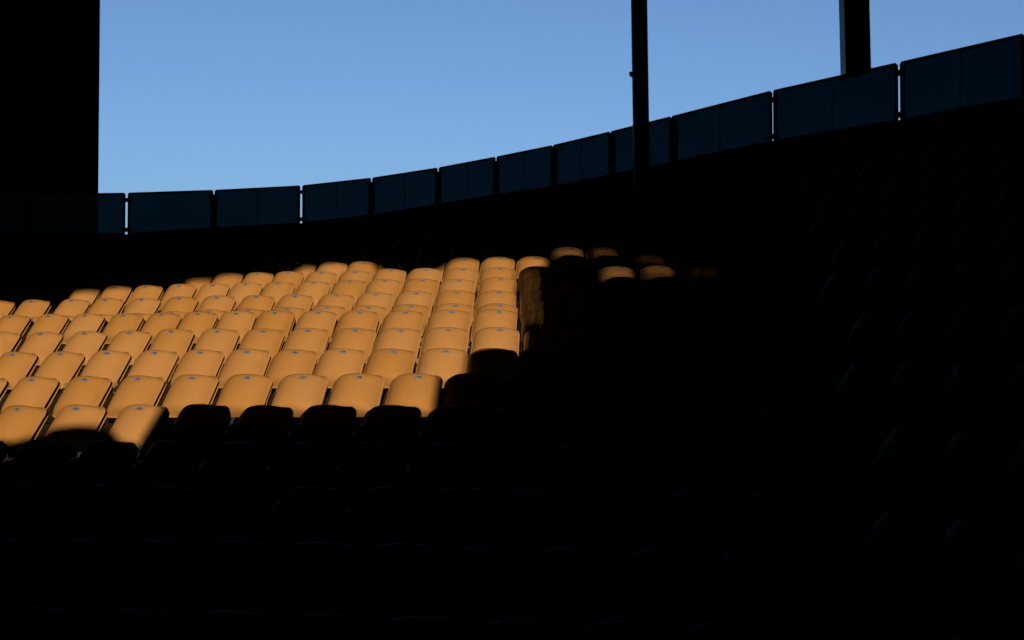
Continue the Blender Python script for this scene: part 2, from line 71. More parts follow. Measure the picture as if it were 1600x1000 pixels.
 ('N9',3.841,[(-8.9,29.72),(-7.94,29.44),(-6.98,29.16),(-6.02,28.88),(-5.06,28.6),(-3.95,28.28),(-2.85,27.95),(-1.75,27.62),(-0.65,27.28),(-0.03,27.08),(0.59,26.89),(1.29,26.69),(1.98,26.49),(2.2,26.42),(2.41,26.36),(2.05,26.41),(1.69,26.45),(2.07,26.43),(2.44,26.41),(3.44,26.38),(4.44,26.35),(5.44,26.33),(6.44,26.3)]),
]
RIM = [
 (-11.356,22.9,2.244,3.043),
 (-8.961,22.5,2.198,2.96),
 (-7.094,22.3,2.191,2.958),
 (-5.655,23.0,2.369,3.105),
 (-4.103,23.6,2.531,3.274),
 (-2.769,23.9,2.714,3.468),
 (-1.463,24.0,2.942,3.686),
 (-0.314,23.8,3.106,3.87),
 (0.768,22.9,3.147,3.942),
 (1.782,21.9,3.218,4.02),
 (2.639,20.1,3.167,3.941),
 (3.847,17.9,3.129,3.895),
 (5.047,15.8,3.035,3.808),
 (6.084,14.3,3.028,3.798),
 (7.006,12.6,2.99,3.743),
]
PATCH_HOLES = [  # holes of the added mask wall, outlined to give the sunlit patch
 [(-3.289,2.102),(-2.551,2.094),(-2.406,2.146),(-2.259,2.199),(-2.03,2.221),(-1.891,2.223),(-1.758,2.157),(-1.672,2.048),(-1.548,2.034),(-1.424,2.336),(-1.393,2.423),(-1.381,2.438),(0.76,2.405),(0.802,2.675),(0.822,2.789),(1.094,2.887),(1.146,3.195),(1.713,3.282),(1.762,3.563),(1.818,3.846),(1.822,3.968),(1.943,4.373),(1.95,4.535),(2.046,4.916),(2.143,5.293),(2.561,5.533),(2.631,5.658),(2.171,5.75),(1.675,5.788),(1.352,5.749),(1.263,5.66),(0.959,5.509),(0.545,5.54),(0.404,5.753),(0.316,5.888),(0.076,5.942),(-0.238,5.925),(-0.62,5.907),(-0.924,5.685),(-1.104,5.7),(-1.358,5.713),(-1.649,5.696),(-1.923,5.666),(-2.246,5.63),(-2.363,5.393),(-2.755,5.421),(-2.982,5.406),(-3.164,5.396),(-3.63,5.387),(-3.832,5.357),(-3.727,4.878),(-3.984,4.89),(-5.427,4.92)],
 [(1.873,3.82),(1.887,3.819),(2.039,4.485),(2.146,4.867),(2.241,5.249),(2.224,5.251),(2.13,4.868),(2.023,4.486)],
 [(1.962,3.816),(1.971,3.815),(2.131,4.48),(2.242,4.857),(2.341,5.237),(2.331,5.238),(2.232,4.858),(2.122,4.481)],
 [(2.846,5.997),(3.246,5.997),(3.246,6.033),(2.846,6.033)],
 [(2.836,5.917),(3.236,5.917),(3.236,5.953),(2.836,5.953)],
 [(3.179,5.183),(3.559,5.183),(3.559,5.228),(3.179,5.228)],
 [(3.165,5.082),(3.545,5.082),(3.545,5.127),(3.165,5.127)],
 [(3.686,5.195),(4.046,5.195),(4.046,5.229),(3.686,5.229)],
 [(3.671,5.109),(4.031,5.109),(4.031,5.133),(3.671,5.133)],
 [(3.796,5.608),(4.136,5.608),(4.136,5.626),(3.796,5.626)],
 [(3.783,5.529),(4.123,5.529),(4.123,5.545),(3.783,5.545)],
 [(3.369,5.983),(3.709,5.983),(3.709,6.005),(3.369,6.005)],
 [(3.36,5.915),(3.7,5.915),(3.7,5.937),(3.36,5.937)],
 [(4.259,5.183),(4.599,5.183),(4.599,5.199),(4.259,5.199)],
 [(4.246,5.113),(4.586,5.113),(4.586,5.129),(4.246,5.129)],
]
BLOCK_A, BLOCK_D, BLOCK_N = (2.639, 20.1), (0.5107, -0.8598), (0.8598, 0.5107)
import bpy, math, random
from mathutils import Vector, Matrix

# ---------------------------------------------------------------- scene basics
sc = bpy.context.scene
col = sc.collection
CAM_Z = 4.2                      # eye height above the field; table heights below are relative to the eye
GROUND = -CAM_Z
TAU = math.radians(39)           # recline of the folded seat pan
PAN_H = 0.42
HINGE = (0.02, 0.40)
LAB_V = 0.316
LAB_U = 0.050                      # and a little off centre                    # number plate sits this far up the pan

def lin(r, g, b):
    f = lambda c: c / 12.92 if c <= 0.04045 else ((c + 0.055) / 1.055) ** 2.4
    return (f(r / 255), f(g / 255), f(b / 255), 1)

# ---------------------------------------------------------------- materials
def new_mat(name):
    m = bpy.data.materials.new(name); m.use_nodes = True
    nt = m.node_tree
    return m, nt, nt.nodes['Principled BSDF']

def noise_mat(name, c1, c2, scale=6.0, rough=0.7, metal=0.0, bump=0.0, bscale=60.0, detail=6.0):
    m, nt, b = new_mat(name)
    tc = nt.nodes.new('ShaderNodeTexCoord')
    n = nt.nodes.new('ShaderNodeTexNoise'); n.inputs['Scale'].default_value = scale; n.inputs['Detail'].default_value = detail
    nt.links.new(tc.outputs['Object'], n.inputs['Vector'])
    r = nt.nodes.new('ShaderNodeValToRGB')
    r.color_ramp.elements[0].position = 0.3; r.color_ramp.elements[0].color = (*c1, 1)
    r.color_ramp.elements[1].position = 0.7; r.color_ramp.elements[1].color = (*c2, 1)
    nt.links.new(n.outputs['Fac'], r.inputs['Fac']); nt.links.new(r.outputs['Color'], b.inputs['Base Color'])
    b.inputs['Roughness'].default_value = rough; b.inputs['Metallic'].default_value = metal
    if bump:
        n2 = nt.nodes.new('ShaderNodeTexNoise'); n2.inputs['Scale'].default_value = bscale
        nt.links.new(tc.outputs['Object'], n2.inputs['Vector'])
        bp = nt.nodes.new('ShaderNodeBump'); bp.inputs['Strength'].default_value = bump; bp.inputs['Distance'].default_value = 0.01
        nt.links.new(n2.outputs['Fac'], bp.inputs['Height']); nt.links.new(bp.outputs['Normal'], b.inputs['Normal'])
    return m

def seat_plastic(name, base):
    """aged moulded plastic: each seat slightly more or less faded, blotchy weathering, fine moulding grain"""
    m, nt, b = new_mat(name)
    tc = nt.nodes.new('ShaderNodeTexCoord'); oi = nt.nodes.new('ShaderNodeObjectInfo')
    off = nt.nodes.new('ShaderNodeVectorMath'); off.operation = 'MULTIPLY_ADD'
    comb = nt.nodes.new('ShaderNodeCombineXYZ')
    for k in 'XYZ': nt.links.new(oi.outputs['Random'], comb.inputs[k])
    off.inputs[1].default_value = (37, 53, 71)
    nt.links.new(comb.outputs[0], off.inputs[0]); nt.links.new(tc.outputs['Object'], off.inputs[2])
    n = nt.nodes.new('ShaderNodeTexNoise'); n.inputs['Scale'].default_value = 5; n.inputs['Detail'].default_value = 7
    nt.links.new(off.outputs[0], n.inputs['Vector'])
    hsv = nt.nodes.new('ShaderNodeHueSaturation'); hsv.inputs['Color'].default_value = (*base, 1)
    mr = nt.nodes.new('ShaderNodeMapRange'); mr.inputs['To Min'].default_value = 0.95; mr.inputs['To Max'].default_value = 1.04
    nt.links.new(oi.outputs['Random'], mr.inputs['Value'])
    mr2 = nt.nodes.new('ShaderNodeMapRange'); mr2.inputs['From Min'].default_value = 0.3; mr2.inputs['From Max'].default_value = 0.7
    mr2.inputs['To Min'].default_value = 0.96; mr2.inputs['To Max'].default_value = 1.03
    nt.links.new(n.outputs['Fac'], mr2.inputs['Value'])
    mu = nt.nodes.new('ShaderNodeMath'); mu.operation = 'MULTIPLY'
    nt.links.new(mr.outputs[0], mu.inputs[0]); nt.links.new(mr2.outputs[0], mu.inputs[1])
    n3 = nt.nodes.new('ShaderNodeTexNoise'); n3.inputs['Scale'].default_value = 16; n3.inputs['Detail'].default_value = 10; n3.inputs['Roughness'].default_value = .7
    st = nt.nodes.new('ShaderNodeVectorMath'); st.operation = 'MULTIPLY'; st.inputs[1].default_value = (1, .35, .35)
    nt.links.new(off.outputs[0], st.inputs[0]); nt.links.new(st.outputs[0], n3.inputs['Vector'])
    mr3 = nt.nodes.new('ShaderNodeMapRange'); mr3.inputs['From Min'].default_value = .58; mr3.inputs['From Max'].default_value = .75
    mr3.inputs['To Min'].default_value = 1.0; mr3.inputs['To Max'].default_value = .84
    nt.links.new(n3.outputs['Fac'], mr3.inputs['Value'])
    mu2 = nt.nodes.new('ShaderNodeMath'); mu2.operation = 'MULTIPLY'
    nt.links.new(mu.outputs[0], mu2.inputs[0]); nt.links.new(mr3.outputs[0], mu2.inputs[1]); mu = mu2
    nt.links.new(mu.outputs[0], hsv.inputs['Value'])
    ms = nt.nodes.new('ShaderNodeMapRange'); ms.inputs['To Min'].default_value = 1.03; ms.inputs['To Max'].default_value = 0.98
    nt.links.new(oi.outputs['Random'], ms.inputs['Value']); nt.links.new(ms.outputs[0], hsv.inputs['Saturation'])
    nt.links.new(hsv.outputs[0], b.inputs['Base Color'])
    b.inputs['Roughness'].default_value = 0.55
    b.inputs['Specular IOR Level'].default_value = 0.06
    n2 = nt.nodes.new('ShaderNodeTexNoise'); n2.inputs['Scale'].default_value = 220
    nt.links.new(off.outputs[0], n2.inputs['Vector'])
    bp = nt.nodes.new('ShaderNodeBump'); bp.inputs['Strength'].default_value = 0.08; bp.inputs['Distance'].default_value = 0.002
    nt.links.new(n2.outputs['Fac'], bp.inputs['Height']); nt.links.new(bp.outputs['Normal'], b.inputs['Normal'])
    return m

SEAT = seat_plastic('seat_plastic', SEAT_COL)
BACK = SEAT
STEEL = noise_mat('painted_steel', (.022, .013, .008), (.05, .03, .016), 14, .5)
PLATE = noise_mat('plate_aluminium', (.40, .35, .33), (.52, .46, .44), 40, .35, 0.3)
INK = noise_mat('plate_ink', (.02, .02, .03), (.035, .03, .04), 50, .5)
HINGE_M = noise_mat('tan_painted_bracket', (.34, .20, .085), (.46, .28, .13), 30, .5)
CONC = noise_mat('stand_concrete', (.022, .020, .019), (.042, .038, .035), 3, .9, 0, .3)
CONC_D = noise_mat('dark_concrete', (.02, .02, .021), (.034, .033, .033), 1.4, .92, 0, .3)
BLOCKER = noise_mat('dark_light_blocker', (.012, .012, .013), (.02, .02, .021), 2, .85, 0, .2)  # dark surface of the added light blockers
TOWER = noise_mat('tower_cladding', (.016, .016, .017), (.024, .023, .023), .8, .8, 0, .2)
POLE = noise_mat('dark_painted_steel', (.012, .014, .018), (.02, .022, .027), 5, .55, 0, .1)
POLE_SKY = noise_mat('sky_tinted_steel', (.002, .007, .010), (.004, .009, .013), 5, .5, 0, .1)  # teal of sky light on the column's side, put into the colour
FRAME = noise_mat('black_frame_metal', (.012, .013, .016), (.022, .023, .027), 8, .5, 0, .1)
GRASS = noise_mat('field_grass', (.03, .05, .015), (.05, .075, .025), .4, .95, 0, .4, 30)

def tint_mat():
    """deep blue tinted plastic sheet: lets a little of the sky through and scatters a little"""
    m = bpy.data.materials.new('tinted_blue_sheet'); m.use_nodes = True
    nt = m.node_tree; nt.nodes.clear()
    out = nt.nodes.new('ShaderNodeOutputMaterial')
    tr = nt.nodes.new('ShaderNodeBsdfTransparent'); df = nt.nodes.new('ShaderNodeBsdfTranslucent'); gl = nt.nodes.new('ShaderNodeBsdfGlossy')
    tc = nt.nodes.new('ShaderNodeTexCoord')
    n = nt.nodes.new('ShaderNodeTexNoise'); n.inputs['Scale'].default_value = 1.6; n.inputs['Detail'].default_value = 8
    nt.links.new(tc.outputs['Object'], n.inputs['Vector'])
    r = nt.nodes.new('ShaderNodeValToRGB')
    r.color_ramp.elements[0].position = .25; r.color_ramp.elements[0].color = (*TINT_A, 1)
    r.color_ramp.elements[1].position = .75; r.color_ramp.elements[1].color = (*TINT_B, 1)
    nt.links.new(n.outputs['Fac'], r.inputs['Fac']); nt.links.new(r.outputs['Color'], tr.inputs['Color'])
    df.inputs['Color'].default_value = (.20, .26, .27, 1)
    gl.inputs['Color'].default_value = (.5, .5, .5, 1); gl.inputs['Roughness'].default_value = .5
    m1 = nt.nodes.new('ShaderNodeMixShader'); m1.inputs[0].default_value = .25
    nt.links.new(tr.outputs[0], m1.inputs[1]); nt.links.new(df.outputs[0], m1.inputs[2])
    m2 = nt.nodes.new('ShaderNodeMixShader'); m2.inputs[0].default_value = .004
    nt.links.new(m1.outputs[0], m2.inputs[1]); nt.links.new(gl.outputs[0], m2.inputs[2])
    nt.links.new(m2.outputs[0], out.inputs['Surface'])
    return m
TINT = tint_mat()
def seam_mat():
    m = bpy.data.materials.new('seam_strip'); m.use_nodes = True; nt = m.node_tree; nt.nodes.clear()
    out = nt.nodes.new('ShaderNodeOutputMaterial'); tr = nt.nodes.new('ShaderNodeBsdfTransparent'); tr.inputs['Color'].default_value = (.75, .78, .82, 1)
    nt.links.new(tr.outputs[0], out.inputs['Surface']); return m
SEAM = seam_mat()

# ---------------------------------------------------------------- mesh helper
class MB:
    def __init__(s): s.v = []; s.f = []; s.m = []; s.sm = []
    def add(s, vs, fs, mi=0, smooth=False):
        o = len(s.v); s.v += [tuple(v) for v in vs]
        for f in fs: s.f.append(tuple(i + o for i in f)); s.m.append(mi); s.sm.append(smooth)
    def hexa(s, c, mi=0):        # 8 corners: bottom loop then top loop
        s.add(c, [(3, 2, 1, 0), (4, 5, 6, 7), (0, 1, 5, 4), (1, 2, 6, 5), (2, 3, 7, 6), (3, 0, 4, 7)], mi)
    def box(s, x0, x1, y0, y1, z0, z1, mi=0):
        s.hexa([(x0, y0, z0), (x1, y0, z0), (x1, y1, z0), (x0, y1, z0), (x0, y0, z1), (x1, y0, z1), (x1, y1, z1), (x0, y1, z1)], mi)
    def tube(s, pts, r, n=12, mi=0, cap=True):
        pts = [Vector(p) for p in pts]; rings = []
        for i, p in enumerate(pts):
            d = (pts[min(i + 1, len(pts) - 1)] - pts[max(i - 1, 0)]).normalized()
            a = d.cross(Vector((0, 1, 0.01))).normalized(); b = d.cross(a)
            rr = r[i] if isinstance(r, (list, tuple)) else r
            rings.append([p + a * math.cos(2 * math.pi * k / n) * rr + b * math.sin(2 * math.pi * k / n) * rr for k in range(n)])
        vs = [v for R_ in rings for v in R_]; fs = []
        for i in range(len(pts) - 1):
            for k in range(n): fs.append((i * n + k, i * n + (k + 1) % n, (i + 1) * n + (k + 1) % n, (i + 1) * n + k))
        s.add(vs, fs, mi, True)
        if cap: s.add(rings[0], [tuple(range(n))], mi); s.add(rings[-1], [tuple(range(n))[::-1]], mi)
    def mesh(s, name, mats):
        me = bpy.data.meshes.new(name); me.from_pydata(s.v, [], s.f)
        for m in (mats if isinstance(mats, (list, tuple)) else [mats]): me.materials.append(m)
        me.polygons.foreach_set('material_index', s.m); me.polygons.foreach_set('use_smooth', s.sm)
        me.update(); return me
    def build(s, name, mats, parent=None, bevel=0):
        o = bpy.data.objects.new(name, s.mesh(name, mats)); col.objects.link(o)
        if parent: o.parent = parent
        if bevel:
            md = o.modifiers.new('bevel', 'BEVEL'); md.width = bevel; md.segments = 2; md.limit_method = 'ANGLE'
        return o

def tag(o, label=None, cat=None, group=None, kind=None):
    if label: o['label'] = label
    if cat: o['category'] = cat
    if group: o['group'] = group
    if kind: o['kind'] = kind
    return o
def empty(name, loc, rz=0):
    o = bpy.data.objects.new(name, None); col.objects.link(o)
    o.empty_display_size = .1; o.location = loc; o.rotation_euler = (0, 0, rz); return o

# ---------------------------------------------------------------- seat meshes
def outline(n_c, w_bot, w_top, h, r_top, r_bot, r_tl=None):
    """rounded trapezoid in (u, v), v from 0 to h, counter-clockwise"""
    pts = []
    def arc(cx, cy, r, a0, a1, k):
        for i in range(k + 1):
            a = math.radians(a0 + (a1 - a0) * i / k); pts.append((cx + r * math.cos(a), cy + r * math.sin(a)))
    def line(p, q, k):
        for i in range(1, k): pts.append((p[0] + (q[0] - p[0]) * i / k, p[1] + (q[1] - p[1]) * i / k))
    arc(w_bot - r_bot, r_bot, r_bot, -90, 0, n_c)
    line((w_bot, r_bot), (w_top, h - r_top), 5)
    arc(w_top - r_top, h - r_top, r_top, 0, 90, n_c)
    r_tl = r_tl or r_top
    line((w_top - r_top, h), (-w_top + r_tl, h), 6)
    arc(-w_top + r_tl, h - r_tl, r_tl, 90, 180, n_c)
    line((-w_top, h - r_tl), (-w_bot, r_bot), 5)
    arc(-w_bot + r_bot, r_bot, r_bot, 180, 270, n_c)
    line((-w_bot + r_bot, 0), (w_bot - r_bot, 0), 6)
    return pts

RINGS = [0.16, .32, .46, .58, .68, .76, .83, .88, .92, .95, .975, .99, 1.0]
DOME = 0.112
def swell(u, v, h, w_bot, w_top, dome, r):
    """height of the moulded face over its rim plane: bowed across, rolled back at the sides, top and bottom"""
    a = min(abs(u) / (w_bot + (w_top - w_bot) * v / h), 1)
    if dome < 0: return dome * (1 - a ** 2.2) * (1 - r ** 12)
    b = min(abs(v - h / 2) / (h / 2), 1)
    return dome * ((1 - a ** 2.3) * (1 - .3 * b * b - .7 * b ** 8) + .14) * (1 - r ** 18)
def shell(org, tilt, h, w_bot, w_top, r_top, r_bot, dome, r_tl=None, thick=.012, lip=.010, n_c=6, rings=RINGS):
    ol = outline(n_c, w_bot, w_top, h, r_top, r_bot, r_tl)
    c = (0, h / 2)
    ey = Vector((0, math.sin(tilt), math.cos(tilt))); en = Vector((0, -math.cos(tilt), math.sin(tilt))); ex = Vector((1, 0, 0))
    P = lambda u, v, d: Vector((0, org[0], org[1])) + ex * u + ey * v + en * d
    n = len(ol); vs = []; fs = []
    prof = []
    for r in rings: prof.append((r, None, 0))
    prof.append((1.0, 0, lip)); prof.append((1.0, -thick * .5, lip)); prof.append((1.0, -thick, lip * .6)); prof.append((.98, -thick, 0))
    for r in reversed(rings[:-1]): prof.append((r * .98, 'in', 0))
    nrm = []
    for i in range(n):
        a = Vector(ol[(i + 1) % n]) - Vector(ol[i - 1]); nrm.append(Vector((a.y, -a.x)).normalized())
    for r, d, e in prof:
        for i, (u, v) in enumerate(ol):
            uu, vv = u * r, c[1] + (v - c[1]) * r
            dd = d if isinstance(d, (int, float)) else swell(uu, vv, h, w_bot, w_top, dome, r) - (thick if d == 'in' else 0)
            vs.append(P(uu + nrm[i].x * e, vv + nrm[i].y * e, dd))
    k = len(prof)
    for j in range(k - 1):
        for i in range(n): fs.append((j * n + i, j * n + (i + 1) % n, (j + 1) * n + (i + 1) % n, (j + 1) * n + i))
    cf = len(vs); d0 = swell(0, c[1], h, w_bot, w_top, dome, 0); vs.append(P(0, c[1], d0)); cb = len(vs); vs.append(P(0, c[1], d0 - thick))
    for i in range(n):
        fs.append((cf, (i + 1) % n, i)); fs.append((cb, (k - 1) * n + i, (k - 1) * n + (i + 1) % n))
    return vs, fs

PAN = dict(org=HINGE, tilt=TAU, h=PAN_H, w_bot=.226, w_top=.220, r_top=.065, r_tl=.11, r_bot=.06, dome=DOME)
BKR = dict(org=(.10, .40), tilt=TAU - math.radians(1), h=.39, w_bot=.204, w_top=.196, r_top=.085, r_tl=.125, r_bot=.05, dome=-.018)

def pan_mesh():
    m = MB(); vs, fs = shell(**PAN); m.add(vs, [f[::-1] for f in fs], 0, True)
    return m.mesh('seat_pan', SEAT)
def back_mesh():
    m = MB(); vs, fs = shell(**BKR); m.add(vs, [f[::-1] for f in fs], 0, True)
    return m.mesh('backrest', BACK)
def frame_mesh():
    m = MB(); x = .2535
    # foot, tapered upright plate, hinge boss and the raking arm that carries the backrest
    m.box(x - .045, x + .045, .02, .30, 0, .012)
    m.hexa([(x - .011, .08, .012), (x + .011, .08, .012), (x + .011, .26, .012), (x - .011, .26, .012),
            (x - .011, .0, .40), (x + .011, .0, .40), (x + .011, .20, .40), (x - .011, .20, .40)])
    m.hexa([(x - .010, .05, .40), (x + .010, .05, .40), (x + .010, .17, .40), (x - .010, .17, .40),
            (x - .010, .25, .60), (x + .010, .25, .60), (x + .010, .31, .60), (x - .010, .31, .60)])
    # front rail under the hinge
    m.box(x - .51, x - .012, .085, .115, .425, .45)
    return m.mesh('support_frame', STEEL)
def hinge_mesh():
    m = MB(); x = .2535
    m.tube([(x - .030, .03, .43), (x + .018, .03, .43)], .017, 10)
    m.box(x - .009, x + .007, .008, .030, .345, .43)
    return m.mesh('hinge', HINGE_M)
DIG = {}
def dome_pt(u, v, lift):
    """point on the outside of the folded pan, lifted by lift"""
    def hgt(u, v):
        w = PAN['w_bot'] + (PAN['w_top'] - PAN['w_bot']) * v / PAN_H
        r = max(abs(u) / w, abs(v - PAN_H / 2) / (PAN_H / 2)); return swell(u, v, PAN_H, PAN['w_bot'], PAN['w_top'], DOME, min(r, 1))
    ey = Vector((0, math.sin(TAU), math.cos(TAU))); en = Vector((0, -math.cos(TAU), math.sin(TAU)))
    return Vector((u, HINGE[0], HINGE[1])) + ey * v + en * (hgt(u, v) + lift)
def plate_mesh(num):
    m = MB(); W, H = .036, .0175
    nx, ny = 10, 3; top = []; bot = []
    for j in range(ny + 1):
        for i in range(nx + 1):
            u = LAB_U - W + 2 * W * i / nx; v = LAB_V - H + 2 * H * j / ny
            if i in (0, nx) and j in (0, ny): u = LAB_U + (u - LAB_U) * .93
            top.append(dome_pt(u, v, .0035)); bot.append(dome_pt(u, v, -.002))
    n = len(top); q = lambda i, j: j * (nx + 1) + i
    fs = [(q(i, j), q(i + 1, j), q(i + 1, j + 1), q(i, j + 1)) for j in range(ny) for i in range(nx)]
    rim = [q(i, 0) for i in range(nx)] + [q(nx, j) for j in range(ny)] + [q(i, ny) for i in range(nx, 0, -1)] + [q(0, j) for j in range(ny, 0, -1)]
    fs += [(rim[k], rim[k] + n, rim[(k + 1) % len(rim)] + n, rim[(k + 1) % len(rim)]) for k in range(len(rim))]
    m.add(top + bot, fs, 0)
    fc = bpy.data.curves.new('digits', 'FONT'); fc.body = str(num); fc.size = .030; fc.align_x = 'CENTER'; fc.align_y = 'CENTER'; fc.resolution_u = 2
    fc.offset = .0006
    fo = bpy.data.objects.new('digits', fc); col.objects.link(fo)
    bpy.context.view_layer.update()
    me = fo.evaluated_get(bpy.context.evaluated_depsgraph_get()).to_mesh()
    vs = [dome_pt(LAB_U + v.co.x, LAB_V + v.co.y * 1.15, .0048) for v in me.vertices]
    m.add(vs, [tuple(p.vertices) for p in me.polygons], 1)
    bpy.data.objects.remove(fo); bpy.data.curves.remove(fc)
    return m.mesh('number_plate', [PLATE, INK])

PANM, BACKM, FRAMEM, HINGEM = pan_mesh(), back_mesh(), frame_mesh(), hinge_mesh()
PLATES = [plate_mesh(101 + i) for i in range(28)]
lab0 = dome_pt(LAB_U, LAB_V, .0035)

def seat_origin(x, y, z, yaw):
    a = -math.radians(yaw)
    off = Matrix.Rotation(a, 3, 'Z') @ lab0
    return Vector((x, y, z + CAM_Z)) - off, a
PIT = math.radians(1.5762032); F = 1900.0
def view_px(x, y, z):
    d = y * math.cos(PIT) + z * math.sin(PIT); v = -y * math.sin(PIT) + z * math.cos(PIT)
    return 800 + F * x / d, 500 - F * v / d, d

# ---------------------------------------------------------------- which seats are lit, and how to tell them apart
ORD = 'first second third fourth fifth sixth seventh eighth ninth tenth eleventh twelfth thirteenth fourteenth fifteenth sixteenth seventeenth eighteenth'.split()
LIT = {'A': [(-60, 250)], 'B': [(-60, 690)], 'C': [(-60, 735)], 'D': [(-60, 822)], 'E': [(-60, 880)], 'F': [(-60, 870)], 'G': [(-60, 870)],
       'H': [(70, 870)], 'I': [(300, 870), (950, 1060)], 'J': [(465, 590), (715, 870), (1000, 1040)], 'K': [(870, 965)]}
PART = {'A': [(180, 250)], 'E': [(840, 880)], 'F': [(840, 870)], 'G': [(840, 870)], 'H': [(70, 200), (840, 870)],
        'I': [(300, 375), (840, 870), (950, 1060)], 'J': [(465, 590), (715, 760), (820, 870), (1000, 1040)], 'K': [(870, 965)]}
inside = lambda rs, x: any(a <= x <= b for a, b in rs)
GROUP = 'folding seats of the stadium stand'

records = []
lit_rows = 'ABCDEFGHIJK'
for name, seats in SEAT_ROWS:
    k = 0; nd = 0
    for i, (x, y, z, yaw) in enumerate(seats):
        px, py, d = view_px(x, y, z)
        lit = name in LIT and inside(LIT[name], px)
        if lit:
            row = ORD[lit_rows.index(name)]
            if inside(PART.get(name, []), px): lab = 'half shaded tan folding seat, %s from left in the %s sunlit row' % (ORD[k], row)
            else: lab = 'fully sunlit tan folding seat, %s from left in the %s sunlit row' % (ORD[k], row)
            k += 1
        elif name == 'A' and px < 700:
            lab = 'unlit seat outlined black against the sunlit second row, %s such from the left' % ORD[nd]; nd += 1
        elif name == 'Z1' and px < 215:
            lab = 'unlit seat outlined black against the nearest sunlit row, %s such from the left' % ORD[nd]; nd += 1
        elif name[0] == 'Z' or name == 'A': lab = 'folding seat in deep shadow in the unlit rows below the sunlit patch'
        elif name in 'BCDEFGHIJK' and px > 690: lab = 'folding seat in deep shadow to the right of the sunlit patch'
        else: lab = 'folding seat in deep shadow in the rows between sunlit patch and rim screen'
        records.append(dict(p=(x, y, z), yaw=yaw, d=d, lab=lab, i=i, row=name))
for name, seats in BLOCK_ROWS:
    for i, (x, y, z, yaw) in enumerate(seats):
        records.append(dict(p=(x, y, z), yaw=yaw, d=view_px(x, y, z)[2], lab='folding seat in deep shadow in the angled block beyond the side aisle', i=i, row=name))
records.sort(key=lambda r: r['d'] + (0 if 'shadow' in r['lab'] else -8))
near, far = records[:300], records[300:]

def make_seat(r):
    loc, a = seat_origin(*r['p'], r['yaw'])
    root = empty('stadium_seat', loc, a + random.gauss(0, .006)); tag(root, r['lab'], 'seat', GROUP)
    jt = random.gauss(0, .016) + (random.uniform(-.03, .05) if random.random() < .07 else 0)
    pan = bpy.data.objects.new('seat_pan', PANM); col.objects.link(pan); pan.parent = root
    pan.location = (0, HINGE[0], HINGE[1]); pan.rotation_euler = (jt, 0, random.gauss(0, .006))
    pan.matrix_parent_inverse = Matrix.Identity(4)
    pl = bpy.data.objects.new('number_plate', PLATES[r['i'] % len(PLATES)]); col.objects.link(pl); pl.parent = pan
    pl.location = (random.gauss(0, .003), 0, random.gauss(0, .001))
    for nm, me in (('backrest', BACKM), ('support_frame', FRAMEM), ('hinge', HINGEM)):
        o = bpy.data.objects.new(nm, me); col.objects.link(o); o.parent = root
    return root
# pan meshes turn about their hinge: move their origin there once
for me in [PANM] + PLATES: me.transform(Matrix.Translation((0, -HINGE[0], -HINGE[1])))
random.seed(7)
for r in near: make_seat(r)

# the many far seats that the photograph hardly shows: one mesh
fm = MB()
pv, pf = shell(**{**PAN, 'n_c': 3, 'rings': [.4, .7, .88, .96, 1.0]}); bv, bf = shell(**{**BKR, 'n_c': 3, 'rings': [.5, 1.0]})
plate_q = [dome_pt(u, v, .004) for u, v in ((LAB_U - .036, LAB_V - .013), (LAB_U + .036, LAB_V - .013), (LAB_U + .036, LAB_V + .013), (LAB_U - .036, LAB_V + .013))]
fr = FRAMEM
for r in far:
    loc, a = seat_origin(*r['p'], r['yaw']); M = Matrix.Translation(loc) @ Matrix.Rotation(a + random.gauss(0, .006), 4, 'Z')
    fm.add([M @ v for v in pv], [f[::-1] for f in pf], 0, True); fm.add([M @ v for v in bv], [f[::-1] for f in bf], 0, True)
    fm.add([M @ v for v in plate_q], [(0, 1, 2, 3)], 1)
    fm.add([M @ v.co for v in fr.vertices], [tuple(p.vertices) for p in fr.polygons], 2)
tag(fm.build('stadium_seats', [SEAT, PLATE, STEEL]), 'unlit far rows of folding seats rising to the rim screen', 'seats', None, 'stuff')

# ---------------------------------------------------------------- concrete terrace under the seats
def offs(line, dist):
    out = []
    for i in range(len(line)):
        a = Vector(line[max(i - 1, 0)]); b = Vector(line[min(i + 1, len(line) - 1)]); t = (b - a).normalized()
        out.append((line[i][0] - t.y * dist, line[i][1] + t.x * dist))
    return out
tm = MB()
edges = [(offs(l, -.55), h - lab0.z + CAM_Z) for n, h, l in TREAD_LINES]
def rim_at(x):
    for (ax, ay, ab, _), (bx, by, bb, _) in zip(RIM, RIM[1:]):
        if ax <= x <= bx:
            k = (x - ax) / (bx - ax); return ay + (by - ay) * k, ab + (bb - ab) * k + CAM_Z
    return 99, 99
def lx(e, z):
    out = []
    for p in e:
        ry, rb = rim_at(p[0]); out.append((p[0], p[1], min(z, rb - .35) if p[1] > ry - .1 else z))
    return out
n = len(edges[0][0])
vs = lx(edges[0][0], 0) + lx(edges[0][0], edges[0][1]); fs = [(i, i + 1, n + i + 1, n + i) for i in range(n - 1)]
tm.add(vs, fs)
for k in range(len(edges)):
    e, z = edges[k]
    e2 = edges[k + 1][0] if k + 1 < len(edges) else offs(e, .8)
    tm.add(lx(e, z) + lx(e2, z), [(i, i + 1, n + i + 1, n + i) for i in range(n - 1)])
    if k + 1 < len(edges): tm.add(lx(e2, z) + lx(e2, edges[k + 1][1]), [(i, i + 1, n + i + 1, n + i) for i in range(n - 1)])
tag(tm.build('seating_terrace', CONC), kind='structure')

